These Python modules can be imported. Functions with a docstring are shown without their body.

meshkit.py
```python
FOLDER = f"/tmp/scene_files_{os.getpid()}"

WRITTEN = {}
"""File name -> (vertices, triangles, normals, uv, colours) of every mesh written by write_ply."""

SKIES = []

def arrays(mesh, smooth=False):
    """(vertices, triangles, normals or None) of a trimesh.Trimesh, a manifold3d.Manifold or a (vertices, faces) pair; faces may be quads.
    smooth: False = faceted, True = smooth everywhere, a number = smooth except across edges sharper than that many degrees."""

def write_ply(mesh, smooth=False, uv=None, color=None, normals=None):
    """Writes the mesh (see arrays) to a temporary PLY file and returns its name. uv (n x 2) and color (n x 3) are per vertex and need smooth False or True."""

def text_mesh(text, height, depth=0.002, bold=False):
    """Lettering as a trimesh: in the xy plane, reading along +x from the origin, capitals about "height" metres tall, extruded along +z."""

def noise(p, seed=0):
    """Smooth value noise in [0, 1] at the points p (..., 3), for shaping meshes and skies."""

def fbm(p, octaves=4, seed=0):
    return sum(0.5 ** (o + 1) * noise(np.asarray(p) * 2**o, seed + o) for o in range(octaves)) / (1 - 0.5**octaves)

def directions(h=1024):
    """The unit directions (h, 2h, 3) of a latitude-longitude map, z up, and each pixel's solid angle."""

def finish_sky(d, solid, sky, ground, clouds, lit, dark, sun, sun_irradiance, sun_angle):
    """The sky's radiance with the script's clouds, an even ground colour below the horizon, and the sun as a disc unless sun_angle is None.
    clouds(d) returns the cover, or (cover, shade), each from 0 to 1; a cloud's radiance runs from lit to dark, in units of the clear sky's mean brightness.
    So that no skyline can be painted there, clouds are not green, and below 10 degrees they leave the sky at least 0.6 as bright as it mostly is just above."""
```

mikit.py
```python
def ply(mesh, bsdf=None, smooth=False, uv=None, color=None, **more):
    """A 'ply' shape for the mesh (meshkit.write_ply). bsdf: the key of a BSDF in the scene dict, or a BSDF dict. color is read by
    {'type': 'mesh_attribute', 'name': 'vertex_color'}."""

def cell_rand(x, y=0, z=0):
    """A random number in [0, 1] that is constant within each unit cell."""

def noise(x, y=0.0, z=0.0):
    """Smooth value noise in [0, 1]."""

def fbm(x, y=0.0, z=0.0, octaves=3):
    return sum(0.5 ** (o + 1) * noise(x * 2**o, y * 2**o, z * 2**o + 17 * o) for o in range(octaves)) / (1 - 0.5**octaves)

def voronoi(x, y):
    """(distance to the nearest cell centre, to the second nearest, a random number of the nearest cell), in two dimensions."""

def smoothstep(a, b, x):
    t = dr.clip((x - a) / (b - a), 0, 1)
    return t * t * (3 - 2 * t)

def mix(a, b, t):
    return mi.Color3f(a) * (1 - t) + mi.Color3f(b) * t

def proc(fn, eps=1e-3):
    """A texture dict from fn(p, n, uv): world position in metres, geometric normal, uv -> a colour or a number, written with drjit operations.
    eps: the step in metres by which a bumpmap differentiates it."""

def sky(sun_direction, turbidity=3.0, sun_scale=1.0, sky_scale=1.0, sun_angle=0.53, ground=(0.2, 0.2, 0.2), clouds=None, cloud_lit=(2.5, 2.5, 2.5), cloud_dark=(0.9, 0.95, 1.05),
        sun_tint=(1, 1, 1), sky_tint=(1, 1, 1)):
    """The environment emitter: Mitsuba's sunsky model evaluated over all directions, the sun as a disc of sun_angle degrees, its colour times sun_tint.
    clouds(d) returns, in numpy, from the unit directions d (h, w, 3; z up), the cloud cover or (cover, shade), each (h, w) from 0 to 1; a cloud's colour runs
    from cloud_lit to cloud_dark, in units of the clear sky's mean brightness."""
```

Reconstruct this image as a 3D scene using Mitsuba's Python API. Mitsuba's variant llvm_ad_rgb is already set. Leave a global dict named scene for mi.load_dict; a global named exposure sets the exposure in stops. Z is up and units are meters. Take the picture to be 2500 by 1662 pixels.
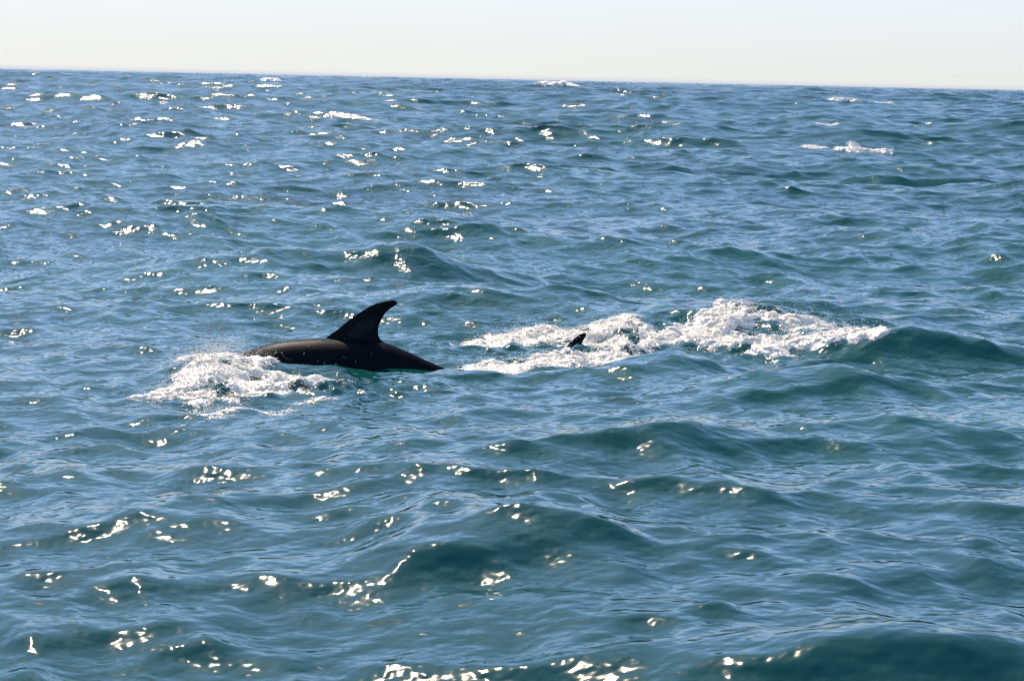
import math
import numpy as np, trimesh, manifold3d as m3, mitsuba as mi, drjit as dr
import mikit, meshkit

T = mi.ScalarTransform4f
scene, labels = {}, {}
f32 = np.float32

# ------------------------------------------------------------------ camera, light, exposure
CAM_H = 2.0
FOV = 24.0
F_PX = 1250.0 / math.tan(math.radians(FOV / 2))        # focal length in pixels of the 2500 px wide photograph
PITCH = math.atan((831 - 192) / F_PX)
ROLL = math.radians(1.21)
fwd = np.array([0, math.cos(PITCH), -math.sin(PITCH)])
scene['camera'] = {
    'type': 'thinlens', 'fov': FOV, 'fov_axis': 'x', 'near_clip': 0.1, 'far_clip': 20000.0,
    'aperture_radius': 0.0038, 'focus_distance': 16.6,
    'to_world': T().look_at(origin=[0, 0, CAM_H], target=[0, float(fwd[1]), float(CAM_H + fwd[2])],
                            up=[-math.sin(ROLL), 0, math.cos(ROLL)]),
}
SUN_AZ, SUN_EL = math.radians(-21), math.radians(48)
SUN = [math.sin(SUN_AZ) * math.cos(SUN_EL), math.cos(SUN_AZ) * math.cos(SUN_EL), math.sin(SUN_EL)]


def horizon_haze(d):                                   # the pale marine haze that lies along the whole horizon
    el = np.degrees(np.arcsin(np.clip(d[..., 2], 0, 1)))
    away = np.degrees(np.arccos(np.clip((d[..., 0] * SUN[0] + d[..., 1] * SUN[1]) / np.hypot(SUN[0], SUN[1]) / np.maximum(np.hypot(d[..., 0], d[..., 1]), 1e-6), -1, 1)))
    return 0.96 * np.exp(-(el / 7.5) ** 1.7), np.clip(away / 70, 0, 1)


scene['sky_light'] = mikit.sky(SUN, turbidity=3.0, sky_scale=1.3, ground=(0.33, 0.37, 0.41), sky_tint=(0.93, 0.99, 1.16), sun_tint=(1.03, 1.0, 0.95),
                               clouds=horizon_haze, cloud_lit=(1.60, 1.585, 1.50), cloud_dark=(1.27, 1.31, 1.29))
exposure = 2.0

# ------------------------------------------------------------------ materials
rng, rng2 = np.random.default_rng(7), np.random.default_rng(8)
WIND = math.atan2(-0.93, -0.36)                        # the direction the waves run: towards the viewer and a little left

rip = []
for i in range(36):
    lam = 0.035 * (0.22 / 0.035) ** ((i + rng.random()) / 36)
    th = WIND + rng.normal(0, 0.95)
    k = 2 * math.pi / lam
    s = 0.0155 * (lam / 0.3) ** -0.02
    rip.append((k * math.cos(th), k * math.sin(th), rng.random() * 6.283, s / k))


def ripple_height(p, n, uv):
    h = mi.Float(0)
    for kx, ky, ph, a in rip:
        h = dr.fma(dr.sin(dr.fma(p.x, kx, dr.fma(p.y, ky, ph))), a, h)
    return h


far_rip = []
for i in range(30):
    lam = 0.10 * (1.6 / 0.10) ** ((i + rng2.random()) / 30)
    th = WIND + rng2.normal(0, 0.8)
    k = 2 * math.pi / lam
    far_rip.append((k * math.cos(th), k * math.sin(th), rng2.random() * 6.283, 0.022 / k))


def far_ripple_height(p, n, uv):
    h = mi.Float(0)
    for kx, ky, ph, a in far_rip:
        h = dr.fma(dr.sin(dr.fma(p.x, kx, dr.fma(p.y, ky, ph))), a, h)
    return h


def sea_colour(p, n, uv):
    t = mikit.noise(p.x * 0.35, p.y * 0.22)
    return mikit.mix((0.004, 0.070, 0.056), (0.005, 0.054, 0.051), t)


scene['sea_water'] = {'type': 'bumpmap', 'arbitrary': mikit.proc(ripple_height, eps=0.004), 'scale': 1.0,
                      'nested': {'type': 'roughplastic', 'distribution': 'ggx', 'alpha': 0.006, 'int_ior': 1.34,
                                 'diffuse_reflectance': mikit.proc(sea_colour)}}


scene['froth'] = {'type': 'twosided', 'b': {'type': 'principled', 'base_color': {'type': 'rgb', 'value': [0.72, 0.67, 0.54]},
                                            'roughness': 0.22, 'specular': 0.6}}

scene['bead'] = {'type': 'roughplastic', 'alpha': 0.08, 'diffuse_reflectance': {'type': 'rgb', 'value': [.45, .45, .44]}}
def skin_colour(p, n, uv):                             # near black, a slightly greyer patch in the middle of the dorsal fin, pale belly
    tone = 0.65 + 0.7 * mikit.fbm(p.x * 22, p.y * 22, p.z * 22, 2)
    a, b = (p.x + 1.03 - (p.z - .27) * .75) / .085, (p.z - .262) / .095
    patch = mikit.smoothstep(1.0, .35, a * a + b * b) * mikit.smoothstep(.195, .225, p.z)
    belly = mikit.smoothstep(-.06, -.16, p.z)
    return mikit.mix(mikit.mix((.0076, .0078, .0088), (.017, .0175, .019), patch), (.30, .31, .31), belly) * tone


scene['dolphin_skin'] = {'type': 'roughplastic', 'distribution': 'ggx', 'alpha': 0.20, 'int_ior': 1.2, 'specular_reflectance': {'type': 'rgb', 'value': [.36, .40, .45]},
                         'diffuse_reflectance': mikit.proc(skin_colour)}
scene['far_water'] = {**scene['sea_water'], 'arbitrary': mikit.proc(far_ripple_height, eps=0.01)}

# ------------------------------------------------------------------ the sea surface
waves = []
N = 185
lo, hi = 0.20, 22.0
dl = math.log(hi / lo) / N
for i in range(N):
    lam = lo * math.exp(dl * (i + rng.random()))
    spread = 0.85 if lam < 1.5 else 0.6
    th = WIND + rng.normal(0, spread)
    k = 2 * math.pi / lam
    s = 0.024 * (1.28 if lam < 0.8 else 1.1 if lam < 1.5 else 0.85 if lam < 7 else (7 / lam) ** 0.9)
    waves.append((lam, k * math.cos(th), k * math.sin(th), rng.random() * 6.283, s / k, math.cos(th), math.sin(th)))

for i in range(22):                                    # long swell of the open water, felt away from the boat only
    lam = 22.5 * 2.2 ** ((i + rng2.random()) / 22)
    th = WIND + rng2.normal(0, .5)
    k = 2 * math.pi / lam
    waves.append((lam, k * math.cos(th), k * math.sin(th), rng2.random() * 6.283, .018 / k, math.cos(th), math.sin(th)))

# crests that stand where the photograph shows them: x, y, turn (degrees), half length, near width, far width, height
RIDGES = [
    (-0.90, 16.10, 0, 1.6, 0.55, 0.22, 0.025),         # the swell lying in front of the dolphin
    (-2.00, 16.00, 12, 0.40, 0.60, 0.25, 0.12),        # water pushed up by its head
    (-1.50, 16.13, -4, 0.40, 0.10, 0.10, 0.03),           # film of water running along its flank
    (1.05, 16.15, 0, 0.55, 0.55, 0.35, 0.17),          # hump in front of the breaking wave
    (1.75, 18.60, -3, 1.05, 0.55, 0.80, 0.25),         # breaking wave
    (2.95, 17.20, -8, 1.10, 0.34, 0.80, 0.25),        # its steep unbroken shoulder
    (1.90, 15.05, 0, 0.75, 0.36, 0.50, 0.19),
    (-1.00, 24.20, 5, 1.60, 0.50, 1.00, 0.27),
    (1.35, 8.20, -8, 0.60, 0.22, 0.40, 0.13),
    (-0.25, 9.95, 8, 0.85, 0.24, 0.50, 0.075),
    (0.75, 12.45, -6, 0.60, 0.30, 0.50, 0.11),
    (3.10, 51.0, 0, 1.8, 0.7, 1.5, 0.32),
    (10.4, 75.5, -14, 2.4, 0.8, 2.0, 0.50),
    (-7.6, 117.0, -14, 3.6, 1.0, 2.5, 0.45),
    (-2.6, 66.0, -6, 3.6, 0.8, 2.0, 0.45),
    (5.7, 350.0, -6, 6.0, 2.5, 6.0, 1.35),
    (-36.0, 350.0, 0, 5.5, 2.5, 6.0, 1.75),
    (42.0, 310.0, 0, 8.0, 2.5, 6.0, 0.5),
    (15.5, 123.0, 0, 2.2, 1.0, 2.5, 0.4),
    (-57.0, 300.0, 0, 7.0, 2.5, 6.0, 1.1),
]
TURBULENCE = [(-1.6, 15.5, 15, .9, .7, .045), (.2, 17.6, 15, 1.3, 1.0, .05), (2.0, 17.8, 0, 1.2, .8, .05), (-.9, 15.4, 10, .9, .5, .03)]  # churned water
CALM = (-0.2, 16.7, 3.8, 2.6, 0.93)                    # where the animals swim the long waves are lower: x, y, half sizes, share taken off


def radial_step(r):
    return np.interp(r, [5, 9, 13.2, 14, 20.0, 22, 45, 150, 400, 800, 1500, 6500], [.028, .033, .042, .023, .023, .045, .08, .24, .45, 1.1, 3.2, 34])


def sea(x, y, detail=None):
    """The displaced position of the calm-water points (x, y)."""
    x, y = np.asarray(x, f32), np.asarray(y, f32)
    r = np.hypot(x, y)
    step = (radial_step(r) if detail is None else np.full(r.shape, detail)).astype(f32)
    ease = np.interp(r, [0, 22, 70, 200], [.68, .84, 1.15, 1.20]).astype(f32)   # the chop is lower in the lee of the boat
    far = np.interp(r, [40, 200], [0, 1]).astype(f32)
    calm = 1 - CALM[4] * np.exp(-((x - CALM[0]) / CALM[2]) ** 4 - ((y - CALM[1]) / CALM[3]) ** 4)
    ox, oy, oz = np.zeros_like(x), np.zeros_like(x), np.zeros_like(x)
    for lam, kx, ky, ph, a, cx, cy in waves:
        w = np.clip((lam / step - 1.8) / 1.8, 0, 1) * f32(a) * (far if lam > 22 else ease if lam > 1.8 else np.maximum(ease, f32(0.97)))
        if lam > 0.8:
            w = w * calm.astype(f32)
        on = np.nonzero(w > 0)[0] if w.ndim == 1 and lam < 6 else slice(None)
        arg = x[on] * f32(kx) + y[on] * f32(ky) + f32(ph)
        oz[on] += w[on] * np.cos(arg)
        sn = w[on] * np.sin(arg) * f32(1.0)
        ox[on] -= sn * f32(cx)
        oy[on] -= sn * f32(cy)
    px, py, pz = x + ox, y + oy, oz
    for cx, cy, turn, L, wn, wf, H in RIDGES:
        c, s = math.cos(math.radians(turn)), math.sin(math.radians(turn))
        u, v = (px - cx) * c + (py - cy) * s, -(px - cx) * s + (py - cy) * c
        pz = pz + H * np.exp(-(u / L) ** 2 - (v / np.where(v < 0, wn, wf)) ** 2)
    for cx, cy, turn, hx, hy, amp in TURBULENCE:
        c, sn = math.cos(math.radians(turn)), math.sin(math.radians(turn))
        g = np.exp(-(((px - cx) * c + (py - cy) * sn) / hx) ** 2 - ((-(px - cx) * sn + (py - cy) * c) / hy) ** 2)
        on = np.nonzero(g > .03)[0]
        q = np.stack([px[on], py[on], np.zeros(len(on))], 1)
        pz[on] += amp * g[on] * (1.2 * (meshkit.noise(q * 6.0) - .5) + (meshkit.noise(q * 12.5, 3) - .5) * .8)
    return px, py, pz


def sea_sheet(r0, r1, columns):
    rows = [r0]
    while rows[-1] < r1:
        rows.append(min(r1, rows[-1] + float(radial_step(rows[-1]))))
    R, A = np.meshgrid(np.array(rows), np.linspace(math.radians(-19), math.radians(19), columns), indexing='ij')
    v = np.stack(sea((R * np.sin(A)).ravel(), (R * np.cos(A)).ravel()), 1)
    nr, nc = R.shape
    i = (np.arange(nr - 1)[:, None] * nc + np.arange(nc - 1)[None]).ravel()
    faces = np.concatenate([np.stack([i, i + nc, i + 1], 1), np.stack([i + 1, i + nc, i + nc + 1], 1)])
    n0 = np.cross(v[faces[0, 1]] - v[faces[0, 0]], v[faces[0, 2]] - v[faces[0, 0]])
    return v, faces[:, ::-1] if n0[2] < 0 else faces


scene['sea'] = mikit.ply(sea_sheet(5.0, 300.0, 410), 'sea_water', smooth=True)
labels['sea'] = {'label': 'choppy open sea in backlight with glittering wavelets', 'category': 'sea', 'kind': 'structure'}
# far out the wavelets are too small for the mesh: there the same short waves are relief of the material
scene['distant_sea'] = mikit.ply(sea_sheet(300.0, 6500.0, 220), 'far_water', smooth=True)
labels['distant_sea'] = {'label': 'far sea reaching to the horizon', 'category': 'sea', 'kind': 'structure'}

# ------------------------------------------------------------------ the dolphins
from scipy.interpolate import PchipInterpolator

SPINE = np.array([                                     # x, top of the back, half height, half width
    (-2.60, -.235, .012, .015), (-2.54, -.222, .022, .026), (-2.47, -.195, .034, .038), (-2.41, -.130, .070, .072), (-2.28, -.075, .110, .105),
    (-2.10, -.020, .150, .145), (-1.91, .035, .180, .170), (-1.73, .113, .205, .190), (-1.58, .150, .215, .200), (-1.43, .168, .220, .205),
    (-1.285, .177, .218, .205), (-1.10, .177, .208, .190), (-.895, .158, .185, .165), (-.745, .107, .155, .130), (-.594, .041, .120, .095),
    (-.443, -.022, .090, .065), (-.25, -.110, .060, .040), (-.08, -.200, .035, .025), (.03, -.262, .018, .018)])
DY = 16.5


def loft(rings):
    """A closed mesh through rings of equal counts, as a Manifold."""
    rings = np.array(rings)
    a, b = rings.shape[:2]
    v = np.vstack([rings.reshape(-1, 3), rings[0].mean(0), rings[-1].mean(0)])
    f = []
    for i in range(a - 1):
        for j in range(b):
            p, q = i * b + j, i * b + (j + 1) % b
            f += [(p, q, q + b), (p, q + b, p + b)]
    for j in range(b):
        f += [(a * b, (j + 1) % b, j), (a * b + 1, (a - 1) * b + j, (a - 1) * b + (j + 1) % b)]
    t = trimesh.Trimesh(v, f, process=False)
    if t.volume < 0:
        t.invert()
    return m3.Manifold(m3.Mesh(np.asarray(t.vertices, f32), np.asarray(t.faces, np.uint32)))


def dolphin_body():
    xs = np.linspace(SPINE[0, 0], SPINE[-1, 0], 150)
    top, rv, rh = (PchipInterpolator(SPINE[:, 0], SPINE[:, k])(xs) for k in (1, 2, 3))
    ph = np.linspace(0, 2 * np.pi, 56, endpoint=False)
    body = loft([np.stack([np.full(56, X), DY + H * np.sin(ph), t - V + V * np.cos(ph)], 1) for X, t, V, H in zip(xs, top, rv, rh)])
    # dorsal fin: leading and trailing edge over height
    le = np.array([(-1.36, .09), (-1.283, .178), (-1.204, .238), (-1.12, .310), (-1.029, .374), (-.951, .419), (-.900, .436), (-.846, .4475)])
    te = np.array([(-.74, .08), (-.868, .152), (-.900, .170), (-.919, .198), (-.925, .231), (-.920, .271), (-.903, .314), (-.877, .358), (-.838, .395), (-.803, .419), (-.794, .434), (-.815, .4475)])
    zs = np.concatenate([np.linspace(.09, .40, 34), np.linspace(.405, .449, 14)])
    L, E = PchipInterpolator(le[:, 1], le[:, 0])(zs), PchipInterpolator(te[:, 1], te[:, 0])(zs)
    rings = []
    c = (1 - np.cos(np.linspace(0, np.pi, 15))) / 2
    for z, l, e in zip(zs, L, E):
        th = 0.034 * max(0.22, (.455 - z) / .30) ** 0.8
        if z > .435:
            th *= max(.15, 1 - ((z - .435) / .015) ** 2)
        half = th * (2.4 * np.sqrt(c) - 2.1 * c - .3 * c ** 2)
        X = l + (e - l) * c
        rings.append(np.concatenate([np.stack([X, DY + half, np.full(15, z)], 1), np.stack([X, DY - half, np.full(15, z)], 1)[-2:0:-1]]))
    body += loft(rings)
    for side in (-1, 1):                               # flippers and flukes, below the surface
        def blade(root, tip, chord0, chord1, thick):
            rr = []
            for t in np.linspace(0, 1, 12):
                p = np.array(root) * (1 - t) + np.array(tip) * t + np.array([.05 * t * t, 0, 0])
                ch, q = chord0 * (1 - t) + chord1 * t, np.linspace(0, 2 * np.pi, 16, endpoint=False)
                if t > .8:
                    ch *= math.sqrt(max(.03, 1 - ((t - .8) / .205) ** 2))
                rr.append(np.stack([p[0] + ch / 2 * np.cos(q), np.full(16, p[1]), p[2] + thick * (1 - .7 * t) * np.sin(q)], 1))
            return loft(rr)
        body += blade((-1.95, DY + side * .10, -.22), (-1.75, DY + side * .38, -.40), .15, .05, .018)
        body += blade((-.02, DY + side * .003, -.245), (.10, DY + side * .27, -.27), .17, .04, .014)
    m = body.refine_to_length(.03).to_mesh()
    return trimesh.Trimesh(m.vert_properties[:, :3], m.tri_verts, process=False)


body = dolphin_body()
bv = body.vertices
body.vertices[:, 2] += .018
skin_mesh = mikit.ply(body, 'dolphin_skin', smooth=True)
scene['dolphin__body'] = skin_mesh
r = np.random.default_rng(21)
bn = body.vertex_normals
seen = np.nonzero((bv[:, 2] > .02) & (bn[:, 1] < -.15) & (bv[:, 0] < -.5) & (bv[:, 2] < .2))[0]
pick = r.choice(seen, 11, replace=False)
beads = []
for k in pick:
    b = trimesh.creation.icosphere(subdivisions=1, radius=1.0)
    w = 0.002 + .0035 * r.random() ** 2
    b.apply_scale([w * (1 + 1.5 * r.random()), w, w * .45])
    b.apply_transform(trimesh.geometry.align_vectors([0, 0, 1], bn[k]))
    b.apply_translation(body.vertices[k] + bn[k] * .0008)
    beads.append(b)
scene['dolphin__water_beads'] = mikit.ply(trimesh.util.concatenate(beads), 'bead', smooth=True)
labels['dolphin__water_beads'] = {'label': 'bright beads of water on the wet back', 'kind': 'stuff'}
labels['dolphin'] = {'label': 'dark dolphin arching its back out of the water with a tall hooked dorsal fin', 'category': 'dolphin'}
scene['dolphin_001'] = {**skin_mesh, 'to_world': T().translate([.535, 17.80, .108]).rotate([0, 1, 0], -28).translate([.815, -16.5, -.44])}
labels['dolphin_001'] = {'label': 'second dolphin nearly all under water, only its small black fin tip above the white foam', 'category': 'dolphin'}

# ------------------------------------------------------------------ foam, spray and whitecaps
ball = trimesh.creation.icosphere(subdivisions=1, radius=1.0)
octa = trimesh.Trimesh([[1, 0, 0], [-1, 0, 0], [0, 1, 0], [0, -1, 0], [0, 0, 1], [0, 0, -1.0]], [[0, 2, 4], [2, 1, 4], [1, 3, 4], [3, 0, 4], [2, 0, 5], [1, 2, 5], [3, 1, 5], [0, 3, 5]], process=False)
drop = trimesh.creation.icosphere(subdivisions=0, radius=1.0)


def froth_sheet(strokes, res, lump, seed, scale=1.0, thr=0.40, flecks=14000, holes=()):
    """Lumpy froth riding on the sea, laid along strokes (x0, y0, x1, y1, half width across x, across y, density): a height field
    that stands above the water where the froth is and dives under it elsewhere."""
    st = np.array(strokes, float)
    x0, x1 = (st[:, [0, 2]] - 1.3 * st[:, 4:5]).min(), (st[:, [0, 2]] + 1.3 * st[:, 4:5]).max()
    y0, y1 = (st[:, [1, 3]] - 1.3 * st[:, 5:6]).min(), (st[:, [1, 3]] + 1.3 * st[:, 5:6]).max()
    X, Y = np.meshgrid(np.arange(x0, x1, res), np.arange(y0, y1, res * 1.4), indexing='ij')
    x, y, z = (a.reshape(X.shape).astype(float) for a in sea(X.ravel(), Y.ravel()))
    q = np.stack([X, Y, np.zeros_like(X)], -1) / scale
    qs = q * np.array([0.75, 0.9, 1.0])
    big = meshkit.fbm(qs * 5.0, 4, seed) - .5
    mid = meshkit.fbm(qs * 19, 3, seed + 20) - .5
    fine = meshkit.fbm(q * 52, 2, seed + 40) - .5
    wx, wy = .10 * scale * big, .25 * scale * (meshkit.fbm(qs * 4.0, 3, seed + 9) - .5)
    env = np.zeros_like(X)
    for ax, ay, bx, by, hx, hy, dens in st:
        px, py, dx, dy = (X + wx - ax) / hx, (Y + wy - ay) / hy, (bx - ax) / hx, (by - ay) / hy
        t = np.clip((px * dx + py * dy) / max(dx * dx + dy * dy, 1e-9), 0, 1)
        env = np.maximum(env, dens * np.exp(-((px - t * dx) ** 2 + (py - t * dy) ** 2)))
    for hx_, hy_, hr in holes:
        env = env * (1 - np.exp(-((X - hx_) / hr) ** 2 - ((Y - hy_) / (hr * 1.8)) ** 2))
    d = env * (1.0 + 1.3 * big + 1.9 * mid + .5 * fine) - thr
    on = np.clip(d * 5, 0, 1)
    h = lump * (np.tanh(d * 4) * (.30 + .7 * np.clip(big + .3, 0, 1)) + on * (mid * .32 + fine * .22))
    x = x + lump * on * (meshkit.fbm(q * 30, 2, seed + 5) - .5) * .9
    y = y + lump * on * (meshkit.fbm(q * 30, 2, seed + 6) - .5) * .9
    P = np.stack([x, y, z + h], -1)
    nu, nv = X.shape
    i = (np.arange(nu - 1)[:, None] * nv + np.arange(nv - 1)[None]).ravel()
    f = np.concatenate([np.stack([i, i + nv, i + 1], 1), np.stack([i + 1, i + nv, i + nv + 1], 1)])
    f = f[(d.ravel()[f] > -0.08).any(1)]
    m = trimesh.Trimesh(P.reshape(-1, 3), f, process=False)
    m.remove_unreferenced_vertices()
    r = np.random.default_rng(seed + 77)
    prob = (np.clip((d + .26) / .55, 0, 1) ** 1.6 * (1 - .8 * (d > .05))).ravel()
    k = r.choice(prob.size, flecks, p=prob / prob.sum())
    p = P.reshape(-1, 3)[k] + r.normal(0, res, (flecks, 3)) * [1, 1, .15]
    p[:, 2] = np.maximum(p[:, 2], z.ravel()[k] + .001)
    size = scale * (.0022 + .0042 * r.random(flecks) ** 2)
    return m, P, np.argwhere(d > -.04), drops(p, size, seed + 3, octa, .28)


def drops(points, sizes, seed, template=drop, flat=.9):
    r = np.random.default_rng(seed)
    n = len(points)
    st = np.stack([1 + r.random(n) * 1.0, 1 + r.random(n) * .4, flat * (.8 + r.random(n) * .5)], 1) * sizes[:, None]
    vv = template.vertices[None] * st[:, None] + points[:, None]
    ff = template.faces[None] + (np.arange(n) * len(template.vertices))[:, None, None]
    return trimesh.Trimesh(vv.reshape(-1, 3), ff.reshape(-1, 3), process=False)


def thrown(P, on, n, up, out, seed, size=(.0015, .0045), bias=None):
    """Drops flung up from the froth."""
    r = np.random.default_rng(seed)
    w = np.ones(len(on)) if bias is None else bias(P[on[:, 0], on[:, 1]])
    pick = on[r.choice(len(on), n, p=w / w.sum())]
    p = P[pick[:, 0], pick[:, 1]] + r.normal(0, 1, (n, 3)) * np.array(out)
    p[:, 2] += np.abs(r.exponential(up, n)) - .004
    return drops(p, size[0] + (size[1] - size[0]) * r.random(n) ** 3, seed)


def add_foam(key, label, category, group=None, spray=None, **kw):
    m, P, on, flecks = froth_sheet(**kw)
    scene[key + '__bubbles'] = mikit.ply(flecks, 'froth', smooth=False)
    labels[key + '__bubbles'] = {'label': 'thin lace of bubbles and foam flecks round the froth', 'kind': 'stuff'}
    scene[key + '__froth'] = mikit.ply(m, 'froth', smooth=True)
    if spray:
        sm = thrown(P, on, **spray)
        scene[key + '__spray'] = mikit.ply(sm, 'froth', smooth=False)
        labels[key + '__spray'] = {'label': 'loose drops of spray', 'kind': 'stuff'}
    labels[key] = {'label': label, 'category': category}
    if group:
        labels[key]['group'] = group


add_foam('splash', 'white splash thrown up in front of the large dolphin at its head', 'splash',
         strokes=[(-2.34, 14.95, -2.20, 15.10, .08, .10, .7), (-2.22, 15.05, -2.05, 15.55, .10, .20, 1.0), (-2.08, 15.4, -1.98, 15.9, .13, .2, 1.1), (-2.15, 16.2, -1.72, 16.05, .12, .25, 1.1),
                  (-1.95, 15.5, -1.55, 15.35, .20, .22, .72), (-1.75, 15.75, -1.32, 15.66, .12, .12, .85), (-1.5, 15.40, -1.22, 15.52, .2, .14, .62), (-2.0, 15.05, -1.5, 15.2, .15, .12, .55),
                  (-1.95, 14.75, -1.35, 15.25, .10, .12, .36), (-1.8, 14.3, -1.15, 14.95, .08, .10, .33), (-2.0, 13.9, -1.4, 14.5, .08, .10, .30)],
         res=.006, lump=.030, seed=11, spray=dict(n=6000, up=.05, out=(.05, .06, .008), seed=1, size=(.0012, .0032), bias=lambda p: np.exp(-((p[:, 0] + 2.05) / .30) ** 2) + .03))
add_foam('splash_001', 'long band of white wake foam behind the tail of the large dolphin', 'splash',
         strokes=[(-.22, 16.45, .22, 16.95, .14, .22, 1.15), (.22, 16.95, .70, 17.55, .14, .25, 1.1), (.70, 17.6, 1.0, 17.85, .10, .2, .8), (.1, 16.6, .9, 17.2, .15, .18, .62)],
         res=.006, lump=.034, seed=12, holes=[(.52, 17.6, .10)], spray=dict(n=1000, up=.03, out=(.05, .06, .008), seed=2))
add_foam('splash_002', 'thin glittering foam patch behind the small black fin tip', 'splash',
         strokes=[(-.28, 17.95, .25, 18.4, .16, .25, .75), (.1, 18.2, .85, 18.45, .16, .25, .8), (.45, 17.85, .75, 18.0, .14, .2, .62)],
         res=.007, lump=.022, seed=13, thr=.42, holes=[(.52, 17.7, .12)], spray=dict(n=1400, up=.05, out=(.08, .10, .01), seed=3))
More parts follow.
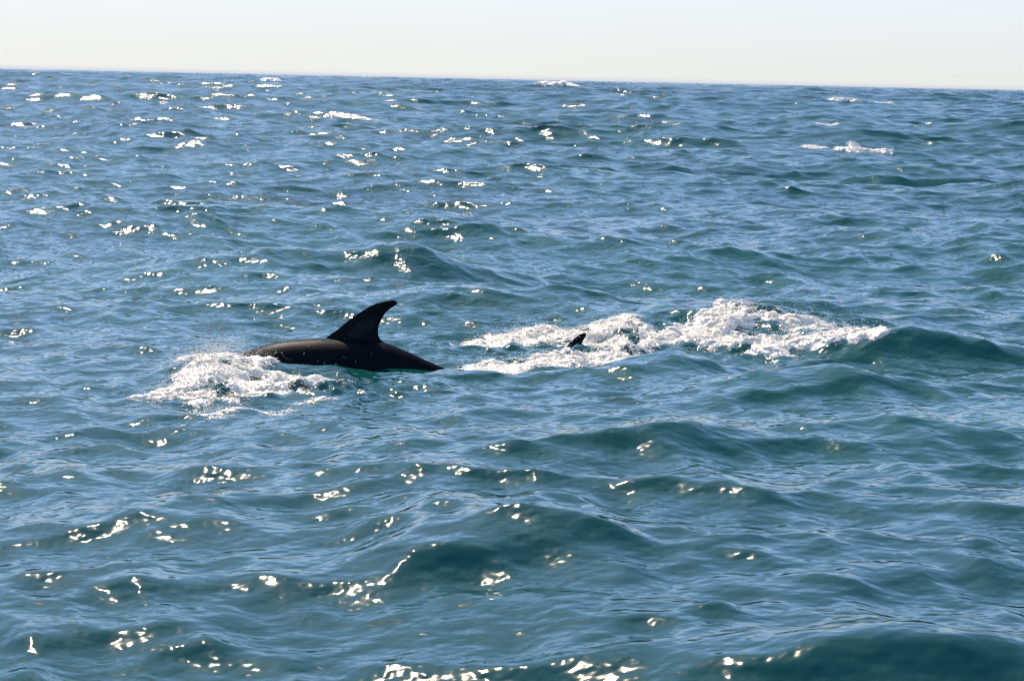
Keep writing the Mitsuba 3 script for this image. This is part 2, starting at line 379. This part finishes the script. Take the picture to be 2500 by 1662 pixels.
add_foam('breaking_wave', 'large breaking wave crest of white water right of the fin tip', 'breaking wave',
         strokes=[(1.08, 18.05, 1.38, 18.15, .12, .16, 1.25), (1.42, 18.05, 1.75, 18.45, .16, .3, 1.15), (1.75, 18.45, 2.4, 18.3, .14, .15, 1.0), (1.6, 17.75, 2.35, 17.3, .20, .22, 1.1),
                  (2.25, 17.35, 2.62, 17.22, .14, .09, .62), (1.55, 17.9, 1.9, 17.3, .2, .2, .9), (2.4, 18.2, 2.65, 17.9, .08, .1, .7), (2.1, 18.1, 2.5, 17.75, .12, .1, .55)],
         res=.007, lump=.042, seed=14, spray=dict(n=2200, up=.04, out=(.05, .06, .008), seed=4))
CAPS = [  # strokes, scale, lump, label
    ([(9.35, 68.8, 9.95, 69.2, .24, .6, 1.0), (9.5, 70.0, 10.2, 72.5, .28, .9, 1.0), (9.95, 69.0, 10.6, 68.4, .16, .3, .62)], 2.0, .13, 'small broken whitecap on a steep wave at mid distance right'),
    ([(-8.0, 105.9, -7.0, 105.6, .30, .5, .85), (-7.0, 105.6, -4.9, 104.6, .25, .4, .66)], 2.4, .06, 'long thin streak of foam on a wave left of centre'),
    ([(3.4, 350.2, 6.4, 349.9, .7, 1.6, .95), (6.6, 349.6, 9.6, 347.6, .5, 1.0, .68)], 6, .35, 'tall whitecap just under the horizon near the middle'),
    ([(-36.6, 349.8, -34.8, 349.6, .6, 1.2, .85)], 6, .22, 'little whitecap under the horizon on a dark crest left of the middle'),
    ([(34.3, 264.2, 37.0, 264.0, .5, 1.0, .72)], 5, .15, 'wide low whitecap far off under the horizon at right'),
    ([(14.1, 113.5, 14.7, 113.3, .22, .4, .66)], 2.2, .05, 'tiny whitecap above the nearer whitecap at right'),
    ([(8.75, 73.3, 9.2, 73.1, .18, .30, .64)], 1.9, .05, 'foam fleck just left of the nearest whitecap at right'),
    ([(32.0, 213.8, 32.9, 213.6, .35, .7, .68)], 4, .10, 'faint whitecap under the horizon, farthest to the right'),
]
for k, (strokes, scale, lump, text) in enumerate(CAPS):
    add_foam('whitecap' + (f'_{k:03d}' if k else ''), text, 'whitecap', 'whitecaps on the far sea',
             strokes=strokes, res=.011 * scale, lump=lump, seed=30 + k, scale=scale, flecks=2500)
